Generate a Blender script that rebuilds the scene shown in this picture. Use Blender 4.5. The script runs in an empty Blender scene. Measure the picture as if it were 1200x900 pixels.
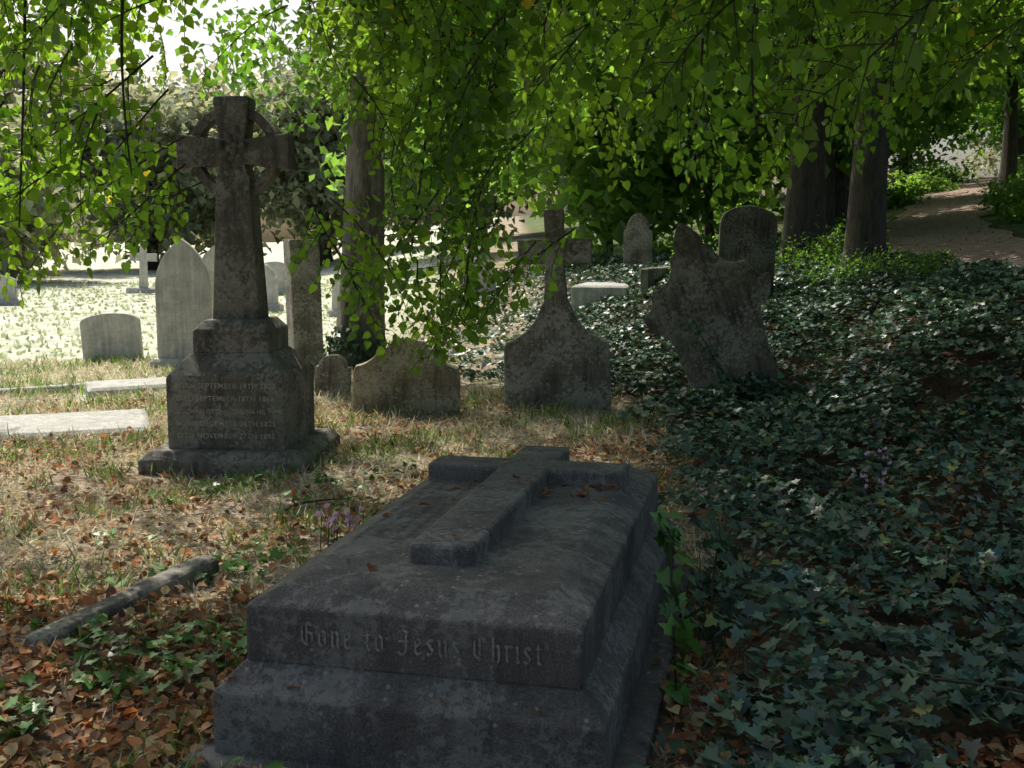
import bpy, bmesh, math, random
import numpy as np
from mathutils import Vector, Matrix, Euler
random.seed(7); rng=np.random.default_rng(7)
SC=bpy.context.scene
rad=math.radians
# ------------------------------------------------------------ terrain
def H(x,y):
    x=np.asarray(x,float); y=np.asarray(y,float)
    s=x+.4*(np.clip(y,-5,18)-10)+.25*np.clip(y-18,0,200)
    A=[-50,1.0,2.0,3.2,4.3,5.2,6.2,9.6,16,36,120]; B=[0,0,.05,.28,.66,.88,1.02,1.2,1.9,4.5,9]
    f=.5*(np.interp(s,A,B)+np.interp(s+.4,A,B))
    return f+.018*np.sin(x*2.1+y*1.3)+.014*np.sin(x*4.3-y*2.7+1)
def Hs(x,y): return float(H(x,y))
def link(o,parent=None):
    SC.collection.objects.link(o)
    if parent is not None: o.parent=parent
    return o
# ------------------------------------------------------------ materials
def newmat(n):
    m=bpy.data.materials.new(n); m.use_nodes=True
    nt=m.node_tree; nt.nodes.clear()
    return m,nt,nt.nodes,nt.links
def ramp(N,stops,interp='LINEAR'):
    r=N.new('ShaderNodeValToRGB'); r.color_ramp.interpolation=interp
    e=r.color_ramp.elements
    while len(e)<len(stops): e.new(.5)
    for i,(p,c) in enumerate(stops):
        e[i].position=p; e[i].color=(c[0],c[1],c[2],1) if not isinstance(c,(int,float)) else (c,c,c,1)
    return r
def mixc(N,L,fac,a,b,mode='MIX'):
    m=N.new('ShaderNodeMix'); m.data_type='RGBA'; m.blend_type=mode
    if isinstance(fac,(int,float)): m.inputs[0].default_value=fac
    else: L.new(fac,m.inputs[0])
    for s,i in ((a,6),(b,7)):
        if isinstance(s,tuple): m.inputs[i].default_value=(s[0],s[1],s[2],1)
        else: L.new(s,m.inputs[i])
    return m.outputs[2]
def noise(N,L,co,scale,detail=6,rough=.6):
    n=N.new('ShaderNodeTexNoise'); n.inputs['Scale'].default_value=scale
    n.inputs['Detail'].default_value=detail; n.inputs['Roughness'].default_value=rough
    L.new(co,n.inputs['Vector']); return n.outputs['Fac']
def stone_mat(n,c1,c2,lichen=(.42,.42,.36),lam=.5,moss=(.06,.07,.03),mam=.4,bump=.5,rough=.85,streak=.5,speck=.5):
    m,nt,N,L=newmat(n)
    tc=N.new('ShaderNodeTexCoord'); co=tc.outputs['Object']
    a=noise(N,L,co,5,8,.65)
    r=ramp(N,[(.3,c1),(.7,c2)]); L.new(a,r.inputs[0])
    fine=noise(N,L,co,150,3,.75)
    rf=ramp(N,[(.3,.4),(.7,1.5)]); L.new(fine,rf.inputs[0])
    c=mixc(N,L,1.0,r.outputs[0],rf.outputs[0],'MULTIPLY')
    mp=N.new('ShaderNodeMapping'); mp.inputs['Scale'].default_value=(9,9,.9); L.new(co,mp.inputs[0])
    st=noise(N,L,mp.outputs[0],1.6,5,.65); rs=ramp(N,[(.35,1-streak),(.6,1.1)]); L.new(st,rs.inputs[0])
    c=mixc(N,L,1.0,c,rs.outputs[0],'MULTIPLY')
    l1=noise(N,L,co,34,5,.75); l2=noise(N,L,co,4.3,3,.5)
    mul=N.new('ShaderNodeMath'); mul.operation='MULTIPLY'; L.new(l1,mul.inputs[0]); L.new(l2,mul.inputs[1])
    rl=ramp(N,[(.27-.05*lam,0.),(.32-.05*lam,1.)]); L.new(mul.outputs[0],rl.inputs[0])
    ml=N.new('ShaderNodeMath'); ml.operation='MULTIPLY'; L.new(rl.outputs[0],ml.inputs[0]); ml.inputs[1].default_value=min(1,lam)
    c=mixc(N,L,ml.outputs[0],c,lichen)
    vo=N.new('ShaderNodeTexVoronoi'); vo.inputs['Scale'].default_value=22; L.new(co,vo.inputs['Vector'])
    rv=ramp(N,[(.10,1.),(.2,0.)]); L.new(vo.outputs['Distance'],rv.inputs[0])
    l3=noise(N,L,co,7,4,.6); r3=ramp(N,[(.48,0.),(.56,speck)]); L.new(l3,r3.inputs[0])
    ms=N.new('ShaderNodeMath'); ms.operation='MULTIPLY'; L.new(rv.outputs[0],ms.inputs[0]); L.new(r3.outputs[0],ms.inputs[1])
    c=mixc(N,L,ms.outputs[0],c,lichen)
    m1=noise(N,L,co,2.2,6,.7)
    rm=ramp(N,[(.5,0.),(.62,1.)]); L.new(m1,rm.inputs[0])
    mm=N.new('ShaderNodeMath'); mm.operation='MULTIPLY'; L.new(rm.outputs[0],mm.inputs[0]); mm.inputs[1].default_value=mam
    c=mixc(N,L,mm.outputs[0],c,moss)
    b=N.new('ShaderNodeBsdfPrincipled'); L.new(c,b.inputs['Base Color']); b.inputs['Roughness'].default_value=rough
    bp=N.new('ShaderNodeBump'); bp.inputs['Strength'].default_value=bump; bp.inputs['Distance'].default_value=.018
    ad=N.new('ShaderNodeMath'); ad.operation='ADD'; L.new(fine,ad.inputs[0]); L.new(l1,ad.inputs[1])
    ad2=N.new('ShaderNodeMath'); ad2.operation='MULTIPLY_ADD'; L.new(a,ad2.inputs[0]); ad2.inputs[1].default_value=2.; L.new(ad.outputs[0],ad2.inputs[2])
    L.new(ad2.outputs[0],bp.inputs['Height']); L.new(bp.outputs[0],b.inputs['Normal'])
    o=N.new('ShaderNodeOutputMaterial'); L.new(b.outputs[0],o.inputs[0]); return m
def leaf_mat(n,trans=.5,tmul=(2.2,2.4,1.2),rough=.45,spec=.5):
    m,nt,N,L=newmat(n)
    at=N.new('ShaderNodeAttribute'); at.attribute_name='Col'
    c=at.outputs['Color']
    b=N.new('ShaderNodeBsdfPrincipled'); L.new(c,b.inputs['Base Color']); b.inputs['Roughness'].default_value=rough
    b.inputs['Specular IOR Level'].default_value=spec
    out=N.new('ShaderNodeOutputMaterial')
    if trans>0:
        ct=mixc(N,L,1.,c,tmul,'MULTIPLY')
        t=N.new('ShaderNodeBsdfTranslucent'); L.new(ct,t.inputs['Color'])
        mx=N.new('ShaderNodeMixShader'); mx.inputs[0].default_value=trans
        L.new(b.outputs[0],mx.inputs[1]); L.new(t.outputs[0],mx.inputs[2]); L.new(mx.outputs[0],out.inputs[0])
    else: L.new(b.outputs[0],out.inputs[0])
    return m
def bark_mat(n,c1,c2):
    m,nt,N,L=newmat(n)
    tc=N.new('ShaderNodeTexCoord'); mp=N.new('ShaderNodeMapping'); mp.inputs['Scale'].default_value=(1,1,.22)
    L.new(tc.outputs['Object'],mp.inputs[0])
    a=noise(N,L,mp.outputs[0],16,8,.7); r=ramp(N,[(.35,c1),(.65,c2)]); L.new(a,r.inputs[0])
    g=noise(N,L,tc.outputs['Object'],3,4,.6); rg=ramp(N,[(.5,0.),(.7,.7)]); L.new(g,rg.inputs[0])
    c=mixc(N,L,rg.outputs[0],r.outputs[0],(.06,.07,.035))
    b=N.new('ShaderNodeBsdfPrincipled'); b.inputs['Roughness'].default_value=.9; L.new(c,b.inputs['Base Color'])
    bp=N.new('ShaderNodeBump'); bp.inputs['Strength'].default_value=.9; bp.inputs['Distance'].default_value=.04
    L.new(a,bp.inputs['Height']); L.new(bp.outputs[0],b.inputs['Normal'])
    o=N.new('ShaderNodeOutputMaterial'); L.new(b.outputs[0],o.inputs[0]); return m
M_tomb=stone_mat('dark_weathered_stone',(.078,.072,.064),(.175,.164,.146),lichen=(.34,.34,.3),lam=.4,mam=.4,moss=(.05,.052,.034),streak=.3,speck=.7)
M_mon=stone_mat('weathered_granite',(.105,.096,.08),(.235,.21,.168),lichen=(.42,.41,.34),lam=.5,mam=.45)
M_row=stone_mat('lichened_stone',(.13,.118,.092),(.29,.26,.2),lichen=(.5,.48,.4),lam=.65,mam=.6,speck=.9)
M_dark=stone_mat('stained_stone',(.055,.05,.042),(.14,.125,.1),lichen=(.3,.29,.22),lam=.5,mam=.6,streak=.7)
M_lean=stone_mat('moss_stained_stone',(.10,.088,.07),(.26,.225,.17),lichen=(.45,.42,.34),lam=.6,mam=.65,streak=.6,speck=.9)
M_gold=stone_mat('ochre_lichen_stone',(.22,.18,.11),(.42,.35,.21),lichen=(.54,.5,.36),lam=.7,mam=.5)
M_pale=stone_mat('pale_stone',(.42,.42,.38),(.68,.66,.6),lichen=(.3,.3,.24),lam=.3,mam=.15,streak=.25)
M_letter=stone_mat('lead_lettering',(.38,.355,.3),(.52,.49,.42),lam=.1,mam=.3,bump=.1,streak=.4)
M_letter2=stone_mat('pale_inlay',(.19,.185,.155),(.32,.31,.265),lam=.1,mam=.2,bump=.1,streak=.35)
M_cut=stone_mat('shadowed_cut',(.05,.05,.045),(.09,.09,.08),lam=.1,mam=.1,bump=.1)
M_cutp=stone_mat('pale_cut',(.34,.34,.31),(.46,.46,.42),lam=.1,mam=.1,bump=.1)
M_leaf=leaf_mat('lime_leaf',.55,(5.6,4.9,1.9),rough=.42)
M_far=leaf_mat('far_foliage',.45,(4.4,4.0,2.0),rough=.6)
M_haze=leaf_mat('haze_tinted_foliage',.4,(2.2,2.0,1.6),rough=.7)  # distant trees, with haze painted in as a pale leaf colour
M_ivy=leaf_mat('ivy_leaf',.1,(1.6,1.8,1.),rough=.42,spec=.4)
M_grass=leaf_mat('grass_blade',.35,(1.3,1.3,1.),rough=.7,spec=.2)
M_dry=leaf_mat('dry_leaf',.25,(1.6,1.3,1.),rough=.7,spec=.25)
M_bark=bark_mat('bark',(.025,.02,.016),(.09,.075,.06))
M_oldbark=bark_mat('old_bark',(.07,.062,.05),(.27,.25,.21))
M_twig=bark_mat('twig_bark',(.03,.022,.015),(.06,.045,.03))
# ------------------------------------------------------------ mesh helpers
def mesh_np(name,V,F,mat,col=None,smooth=False):
    F=np.asarray(F); k=F.shape[1]
    me=bpy.data.meshes.new(name)
    me.vertices.add(len(V)); me.vertices.foreach_set('co',np.ascontiguousarray(V,dtype=np.float32).ravel())
    me.loops.add(F.size); me.loops.foreach_set('vertex_index',F.ravel().astype(np.int32))
    me.polygons.add(len(F)); me.polygons.foreach_set('loop_start',(np.arange(len(F))*k).astype(np.int32))
    if smooth: me.polygons.foreach_set('use_smooth',np.ones(len(F),dtype=bool))
    me.update(calc_edges=True)
    if col is not None:
        a=me.attributes.new('Col','FLOAT_COLOR','POINT'); c=np.ones((len(V),4),np.float32); c[:,:3]=col; a.data.foreach_set('color',c.ravel())
    me.materials.append(mat); return me
def rot(yaw,pitch,roll):
    cy,sy=np.cos(yaw),np.sin(yaw); cp,sp=np.cos(pitch),np.sin(pitch); cr,sr=np.cos(roll),np.sin(roll)
    z=np.zeros_like(cy); o=np.ones_like(cy)
    Rz=np.stack([cy,-sy,z,sy,cy,z,z,z,o],-1).reshape(-1,3,3)
    Ry=np.stack([cp,z,sp,z,o,z,-sp,z,cp],-1).reshape(-1,3,3)
    Rx=np.stack([o,z,z,z,cr,-sr,z,sr,cr],-1).reshape(-1,3,3)
    return Rz@Ry@Rx
def scat(tv,tf,P,R,S,C):
    tv=np.asarray(tv,float); tf=np.asarray(tf); n=len(tv); N=len(P)
    S=np.asarray(S,float)
    if S.ndim==1: S=S[:,None].repeat(3,1)
    V=np.einsum('nij,nkj->nki',R,tv[None]*S[:,None,:])+P[:,None,:]
    F=(tf[None]+(np.arange(N)*n)[:,None,None]).reshape(-1,tf.shape[1])
    Cc=np.repeat(C,n,0)
    return V.reshape(-1,3),F,Cc
def fan(outline,center,zf):
    tv=[(center[0],center[1],0)]+[(x,y,zf(x,y)) for x,y in outline]
    n=len(outline); tf=[(0,1+i,1+(i+1)%n) for i in range(n)]
    return np.array(tv),np.array(tf)
half=[(0,0),(-.07,.2),(.06,.4),(.3,.46),(.58,.36),(.82,.16),(1.05,0)]
LEAF=fan(half+[(x,-y) for x,y in half[-2:0:-1]],(.38,0),lambda x,y:.22*abs(y)-.12*x*x)
ih=[(0,0),(-.12,.22),(-.2,.48),(.1,.4),(.3,.62),(.42,.3),(.68,.26),(1,0)]
IVY=fan(ih+[(x,-y) for x,y in ih[-2:0:-1]],(.2,0),lambda x,y:.14*abs(y)-.1*x*x)
DRY=fan([(0,0),(.2,.34),(.55,.42),(1,.05),(.6,-.36),(.2,-.36)],(.5,0),lambda x,y:.35*abs(y)+.12*math.sin(x*5))
BL=(np.array([(-.03,0,0),(.03,0,0),(-.024,.1,.5),(.024,.1,.5),(0,.38,.9)]),np.array([(0,1,3),(0,3,2),(2,3,4)]))
SMALL=(np.array([(0,0,0),(.5,.35,.1),(1,0,-.1),(.5,-.35,.1)]),np.array([(0,1,2),(0,2,3)]))
class Acc:
    """collects many copies of small parts into one mesh"""
    def __init__(s): s.V=[];s.F=[];s.C=[];s.n=0
    def add(s,vfc,M,tint=1.):
        v,f,c=vfc; A=np.array(M)[:3,:3]; t=np.array(M)[:3,3]
        s.V.append(v@A.T+t); s.F.append(f+s.n); s.n+=len(v)
        if c is not None: s.C.append(c*tint)
    def obj(s,name,mat,parent=None):
        if not s.V: return None
        me=mesh_np(name,np.concatenate(s.V),np.concatenate(s.F),mat,np.concatenate(s.C) if s.C else None)
        return link(bpy.data.objects.new(name,me),parent)
def tint(): 
    t=random.random(); return np.array([.75+.5*t,.85+.28*t,.8+.12*t])*random.uniform(.85,1.15)
def tube(pts,rads,sides=8,wob=0.,seed=0):
    r=np.random.default_rng(seed); V=[];F=[]
    pts=[Vector(p) for p in pts]
    ph=r.uniform(0,6.28,4)
    for i,p in enumerate(pts):
        d=(pts[min(i+1,len(pts)-1)]-pts[max(i-1,0)]).normalized()
        up=Vector((0,1,0)) if abs(d.z)>.7 else Vector((0,0,1))
        a=d.cross(up).normalized(); b=d.cross(a)
        for k in range(sides):
            t=k/sides*2*math.pi
            w=1+wob*(math.sin(3*t+ph[0]+i*.25)+.6*math.sin(5*t+ph[1]-i*.4)+.4*math.sin(9*t+ph[2]))
            q=p+(a*math.cos(t)+b*math.sin(t))*rads[i]*w; V.append(q[:])
    for i in range(len(pts)-1):
        for k in range(sides):
            a0=i*sides+k; a1=i*sides+(k+1)%sides
            F.append((a0,a1,a1+sides,a0+sides))
    return np.array(V),np.array(F)
def cat(parts):
    V=[];F=[];o=0
    for v,f in parts: V.append(v);F.append(f+o);o+=len(v)
    return np.concatenate(V),np.concatenate(F)
def bez(p0,p1,p2,n):
    p0,p1,p2=Vector(p0),Vector(p1),Vector(p2)
    return [((1-t)**2)*p0+2*t*(1-t)*p1+t*t*p2 for t in [i/(n-1) for i in range(n)]]
# ------------------------------------------------------------ ground
xs=np.concatenate([np.linspace(-300,-30,28)[:-1],np.linspace(-30,-8,40)[:-1],np.linspace(-8,12,161)[:-1],np.linspace(12,50,70)[:-1],np.linspace(50,300,26)])
ys=np.concatenate([np.linspace(-100,-5,12)[:-1],np.linspace(-5,20,181)[:-1],np.linspace(20,70,90)[:-1],np.linspace(70,500,30)])
X,Y=np.meshgrid(xs,ys); Z=H(X,Y)
V=np.stack([X,Y,Z],-1).reshape(-1,3); nx=len(xs); ny=len(ys)
i,j=np.meshgrid(np.arange(nx-1),np.arange(ny-1)); a=(j*nx+i).ravel()
F=np.stack([a,a+1,a+1+nx,a+nx],-1)
m,nt,N,L=newmat('grave_ground')
tc=N.new('ShaderNodeTexCoord'); co=tc.outputs['Object']
n1=noise(N,L,co,1.3,8,.65); n2=noise(N,L,co,26,5,.75)
straw=ramp(N,[(.3,(.13,.095,.065)),(.48,(.35,.28,.195)),(.7,(.58,.51,.39))]); L.new(n2,straw.inputs[0])
green=ramp(N,[(.3,(.05,.07,.022)),(.7,(.18,.22,.09))]); L.new(n2,green.inputs[0])
gm=ramp(N,[(.5,0.),(.62,.75)]); L.new(n1,gm.inputs[0])
c=mixc(N,L,gm.outputs[0],straw.outputs[0],green.outputs[0])
soil=ramp(N,[(.3,(.03,.022,.014)),(.7,(.09,.065,.04))]); L.new(n2,soil.inputs[0])
sx=N.new('ShaderNodeSeparateXYZ'); L.new(co,sx.inputs[0])
mr=N.new('ShaderNodeMapRange'); L.new(sx.outputs[0],mr.inputs[0]); mr.inputs[1].default_value=.6; mr.inputs[2].default_value=1.6
c=mixc(N,L,mr.outputs[0],c,soil.outputs[0])
gg=ramp(N,[(.3,(.05,.08,.03)),(.55,(.12,.16,.06)),(.7,(.26,.26,.13))]); L.new(n1,gg.inputs[0])
my=N.new('ShaderNodeMapRange'); L.new(sx.outputs[1],my.inputs[0]); my.inputs[1].default_value=18; my.inputs[2].default_value=24
mg=N.new('ShaderNodeMath'); mg.operation='MULTIPLY'; L.new(mr.outputs[0],mg.inputs[0]); L.new(my.outputs[0],mg.inputs[1])
c=mixc(N,L,mg.outputs[0],c,gg.outputs[0])
mn=N.new('ShaderNodeMapRange'); L.new(sx.outputs[1],mn.inputs[0]); mn.inputs[1].default_value=4.8; mn.inputs[2].default_value=3.6; mn.inputs[4].default_value=.6
c=mixc(N,L,mn.outputs[0],c,soil.outputs[0])
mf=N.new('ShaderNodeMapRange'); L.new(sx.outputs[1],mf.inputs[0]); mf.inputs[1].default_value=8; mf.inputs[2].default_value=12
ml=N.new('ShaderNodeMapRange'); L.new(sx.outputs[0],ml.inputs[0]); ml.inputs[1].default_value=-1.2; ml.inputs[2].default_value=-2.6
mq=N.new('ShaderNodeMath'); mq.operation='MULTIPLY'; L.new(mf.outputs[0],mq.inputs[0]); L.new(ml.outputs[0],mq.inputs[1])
sunlit_pale=ramp(N,[(.32,(.34,.39,.24)),(.5,(.56,.57,.44)),(.66,(.74,.72,.62))]); L.new(n1,sunlit_pale.inputs[0])  # left lawn colour raised towards white to carry its sunlit glare
c=mixc(N,L,mq.outputs[0],c,sunlit_pale.outputs[0])
b=N.new('ShaderNodeBsdfPrincipled'); b.inputs['Roughness'].default_value=.95; b.inputs['Specular IOR Level'].default_value=.1; L.new(c,b.inputs['Base Color'])
bp=N.new('ShaderNodeBump'); bp.inputs['Strength'].default_value=.6; bp.inputs['Distance'].default_value=.03; L.new(n2,bp.inputs['Height']); L.new(bp.outputs[0],b.inputs['Normal'])
o=N.new('ShaderNodeOutputMaterial'); L.new(b.outputs[0],o.inputs[0])
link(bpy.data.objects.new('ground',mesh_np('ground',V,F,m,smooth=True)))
# path
cps=[(7.9,9),(7.4,13.5),(7.5,18),(9.2,24.5),(12.0,31.5),(15.4,39.5),(19.6,49),(26,62),(36,80)]
def cr(P,n=14):
    out=[]
    for k in range(len(P)-1):
        p0=P[max(k-1,0)];p1=P[k];p2=P[k+1];p3=P[min(k+2,len(P)-1)]
        for t in np.linspace(0,1,n,endpoint=False):
            out.append([.5*((2*p1[i])+(-p0[i]+p2[i])*t+(2*p0[i]-5*p1[i]+4*p2[i]-p3[i])*t*t+(-p0[i]+3*p1[i]-3*p2[i]+p3[i])*t**3) for i in (0,1)])
    return out
pc=cr(cps); V=[];F=[]
nw=9
for k,p in enumerate(pc):
    q=pc[min(k+1,len(pc)-1)]; q0=pc[max(k-1,0)]
    d=np.array(q)-np.array(q0); d/=np.linalg.norm(d); nrm=np.array([d[1],-d[0]])
    wv=1.15+.12*math.sin(k*.9)
    for w in range(nw):
        s=(w/(nw-1)*2-1)*wv; x,y=p[0]+nrm[0]*s,p[1]+nrm[1]*s; V.append((x,y,Hs(x,y)+.035))
for k in range(len(pc)-1):
    for w in range(nw-1):
        a=k*nw+w; F.append((a,a+1,a+1+nw,a+nw))
m,nt,N,L=newmat('leaf_littered_path'); tc=N.new('ShaderNodeTexCoord')
n1=noise(N,L,tc.outputs['Object'],9,8,.75); r=ramp(N,[(.3,(.13,.085,.06)),(.5,(.3,.21,.16)),(.7,(.48,.39,.33))]); L.new(n1,r.inputs[0])
b=N.new('ShaderNodeBsdfPrincipled'); b.inputs['Roughness'].default_value=.95; L.new(r.outputs[0],b.inputs['Base Color']); o=N.new('ShaderNodeOutputMaterial'); L.new(b.outputs[0],o.inputs[0])
link(bpy.data.objects.new('path',mesh_np('path',np.array(V),F,m,smooth=True)))
# ------------------------------------------------------------ stone builders
def loft(bm,rings):
    prev=None
    for x0,x1,y0,y1,z in rings:
        vs=[bm.verts.new(p) for p in ((x0,y0,z),(x1,y0,z),(x1,y1,z),(x0,y1,z))]
        if prev:
            for k in range(4): bm.faces.new((prev[k],prev[(k+1)%4],vs[(k+1)%4],vs[k]))
        else: bm.faces.new(vs[::-1])
        prev=vs
    bm.faces.new(prev)
def sq(h,z,hy=None): 
    hy=h if hy is None else hy
    return (-h,h,-hy,hy,z)
def prism(bm,outline,t,y0=0):
    f=[bm.verts.new((x,y0-t/2,z)) for x,z in outline]; bk=[bm.verts.new((x,y0+t/2,z)) for x,z in outline]
    bm.faces.new(f); bm.faces.new(bk[::-1]); n=len(outline)
    for k in range(n): bm.faces.new((f[k],bk[k],bk[(k+1)%n],f[(k+1)%n]))
def bmobj(name,bm,mat,parent=None,bev=.008,rough_seg=2):
    bmesh.ops.recalc_face_normals(bm,faces=bm.faces[:])
    me=bpy.data.meshes.new(name); bm.to_mesh(me); bm.free(); me.materials.append(mat)
    o=bpy.data.objects.new(name,me); link(o,parent)
    if bev:
        b=o.modifiers.new('bevel','BEVEL'); b.width=bev; b.segments=rough_seg; b.limit_method='ANGLE'; b.angle_limit=rad(25)
        b.use_clamp_overlap=True
    return o
def empty(name,loc,rz=0,ry=0,rx=0):
    e=bpy.data.objects.new(name,None); e.location=loc; e.rotation_euler=(rx,ry,rz); e.empty_display_size=.2; link(e); return e
def text(parent,s,loc,size,mat,rot_=(rad(90),0,0),align='CENTER',ext=.002,sx=1.):
    cu=bpy.data.curves.new('t','FONT'); cu.body=s; cu.size=size; cu.align_x=align; cu.extrude=ext; cu.space_character=1.08; cu.offset=.0003
    o=bpy.data.objects.new('inscription',cu); SC.collection.objects.link(o); bpy.context.view_layer.update()
    dg=bpy.context.evaluated_depsgraph_get(); me=bpy.data.meshes.new_from_object(o.evaluated_get(dg))
    bpy.data.objects.remove(o); me.materials.clear(); me.materials.append(mat)
    q=bpy.data.objects.new('inscription',me); link(q,parent); q.location=loc; q.rotation_euler=rot_; q.scale=(sx,1,1); return q
def marks(parent,x0,x1,z0,z1,y,rows,mat,h=.018):
    V=[];F=[]
    for r in range(rows):
        z=z1-(z1-z0)*(r+.5)/rows; ind=random.uniform(0,.18)*(x1-x0); x=x0+ind
        while x<x1-ind:
            w=random.uniform(.004,.013)
            if random.random()<.78:
                zz=h*random.uniform(.6,1); sk=random.uniform(-.004,.004); k=len(V)
                V+= [(x,y,z),(x+w*.45,y,z),(x+w*.45+sk,y,z+zz),(x+sk,y,z+zz)]; F.append((k,k+1,k+2,k+3))
            x+=w+.006
    o=bpy.data.objects.new('worn_inscription',mesh_np('worn',np.array(V),F,mat)); link(o,parent); return o
# ------------------------------------------------------------ foreground tomb
PHI=rad(13)
T=empty('tomb_with_recumbent_cross',(-.295,3.02,0),-PHI)
bm=bmesh.new()
loft(bm,[(-.66,.66,-.16,2.26,-.1),(-.66,.66,-.16,2.26,.045),(-.64,.64,-.14,2.24,.06)])
bmobj('footing',bm,M_tomb,T,.006)
bm=bmesh.new(); loft(bm,[(-.575,.575,-.075,2.175,.05),(-.575,.575,-.075,2.175,.245),(-.505,.505,-.005,2.105,.322)])
bmobj('base',bm,M_tomb,T,.008)
bm=bmesh.new(); loft(bm,[(-.5,.5,0,2.1,.318),(-.5,.5,0,2.1,.49),(-.385,.385,.12,1.98,.545)])
bmobj('coped_slab',bm,M_tomb,T,.009)
bm=bmesh.new()
ol=[(-.105,.33),(.105,.33),(.105,1.52),(.415,1.52),(.415,1.72),(.105,1.72),(.105,2.03),(-.105,2.03),(-.105,1.72),(-.415,1.72),(-.415,1.52),(-.105,1.52)]
def poly(bm,ol,z0,z1):
    lo=[bm.verts.new((x,y,z0)) for x,y in ol]; hi=[bm.verts.new((x,y,z1)) for x,y in ol]; n=len(ol)
    for k in range(n): bm.faces.new((lo[k],lo[(k+1)%n],hi[(k+1)%n],hi[k]))
    bm.faces.new(hi); bm.faces.new(lo[::-1])
poly(bm,ol,.47,.612)
bmobj('cross',bm,M_tomb,T,.014)
for k in range(4):
    o=marks(T,.45,1.75,0,.03,0,1,M_cut,h=.024)
    o.matrix_local=Matrix.Translation((-.345+.055*k,0,.549))@Matrix.Rotation(rad(90),4,'Z')@Matrix.Rotation(rad(-90),4,'X')
nib=np.array([.07,.07])
GL={
'G':([[(.75,1.25),(.45,1.45),(.1,1.2),(.1,.3),(.4,0),(.75,.25),(.75,.75),(.45,.85)],[(.4,1.4),(.4,.1)]],1.0),
'J':([[(.1,1.3),(.4,1.45),(.75,1.3),(.6,1.2),(.6,.2),(.35,-.1),(.05,.1)],[(.1,.75),(.75,.75)]],.95),
'C':([[(.8,1.2),(.5,1.45),(.1,1.15),(.1,.3),(.45,0),(.8,.25)],[(.42,1.35),(.42,.1)]],.98),
'o':([[(.12,.85),(.12,.15),(.3,0),(.5,.15),(.5,.85),(.32,1),(.12,.85)]],.72),
'n':([[(.05,.9),(.15,1),(.15,.1),(.22,0)],[(.15,.85),(.38,1),(.5,.85),(.5,.1),(.58,0)]],.74),
'e':([[(.5,.2),(.32,0),(.12,.15),(.12,.85),(.32,1),(.48,.8),(.14,.45)]],.66),
't':([[(.2,1.25),(.2,.15),(.36,0)],[(.04,.95),(.4,.95)]],.52),
's':([[(.46,.85),(.3,1),(.1,.8),(.46,.3),(.28,0),(.06,.15)]],.62),
'u':([[(.05,.9),(.15,1),(.15,.15),(.3,0),(.5,.15)],[(.42,.9),(.52,1),(.52,.1),(.6,0)]],.76),
'h':([[(.06,1.4),(.15,1.5),(.15,.05)],[(.15,.85),(.38,1),(.5,.85),(.5,.1),(.4,-.15)]],.72),
'r':([[(.05,.9),(.15,1),(.15,.1),(.22,0)],[(.15,.85),(.34,1),(.46,.88)]],.54),
'i':([[(.05,.9),(.15,1),(.15,.1),(.25,0)],[(.14,1.3),(.16,1.34)]],.36),' ':([],.5)}
V=[];F=[];cx=0;sc=.0475
for ch in "Gone to Jesus Christ":
    st,adv=GL[ch]
    for s in st:
        for p,q in zip(s[:-1],s[1:]):
            p=np.array(p);q=np.array(q);k=len(V)
            dd=q-p; nb=nib if abs(dd[0]-dd[1])>.12*np.abs(dd).sum() else np.array([.05,-.05])
            for w in (p-nb,p+nb,q+nb,q-nb): V.append(((cx+w[0])*sc,-.0025,w[1]*sc))
            F.append((k,k+1,k+2,k+3)); 
    cx+=adv+.1
V=np.array(V); V[:,1]-=np.repeat(np.arange(len(V)//4)%7*.0002,4)
o=bpy.data.objects.new('blackletter_inscription',mesh_np('bl',V,F,M_letter2)); link(o,T); o.location=(-.325,-.001,.385)
# ------------------------------------------------------------ celtic cross monument
G=empty('celtic_cross_monument',(-1.9,7.78,-.02),rad(-4))
bm=bmesh.new(); loft(bm,[sq(.56,-.1),sq(.56,.1),sq(.5,.16)]); bmobj('step',bm,M_mon,G,.012)
bm=bmesh.new(); loft(bm,[sq(.405,.155),sq(.405,.64),sq(.395,.66),sq(.27,.80)]); bmobj('die',bm,M_mon,G,.01)
bm=bmesh.new(); loft(bm,[sq(.262,.795),sq(.262,.95),sq(.20,1.02)]); bmobj('cap',bm,M_mon,G,.012)
bm=bmesh.new(); loft(bm,[sq(.165,1.01,.12),sq(.115,2.0,.095)]); 
loft(bm,[(-.113,.113,-.094,.094,1.98),(-.088,.088,-.09,.09,2.06),(-.088,.088,-.09,.09,2.22),(-.125,.125,-.092,.092,2.5),(-.115,.115,-.085,.085,2.53)])
bmobj('shaft',bm,M_mon,G,.008)
bm=bmesh.new()
prism(bm,[(-.39,2.04),(-.09,2.075),(.09,2.075),(.39,2.04),(.39,2.28),(.09,2.245),(-.09,2.245),(-.39,2.28)],.176)
bmobj('arms',bm,M_mon,G,.008)
bm=bmesh.new(); n=56
r0,r1,t=.25,.315,.11
R=[]
for k in range(n):
    a=2*math.pi*k/n; R.append([bm.verts.new((r*math.cos(a),yy,2.16+r*math.sin(a))) for r,yy in ((r0,-t/2),(r1,-t/2),(r1,t/2),(r0,t/2))])
for k in range(n):
    A=R[k];B=R[(k+1)%n]
    for q in range(4): bm.faces.new((A[q],A[(q+1)%4],B[(q+1)%4],B[q]))
bmobj('ring',bm,M_mon,G,.006)
bm=bmesh.new()
for k in range(12):
    a=k*2.4; r=.02+.012*k
    bmesh.ops.create_icosphere(bm,subdivisions=2,radius=.03,matrix=Matrix.Translation((r*math.cos(a)*.7,-.092,2.16+r*math.sin(a)))@Matrix.Diagonal((1,.6,1,1)))
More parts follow.
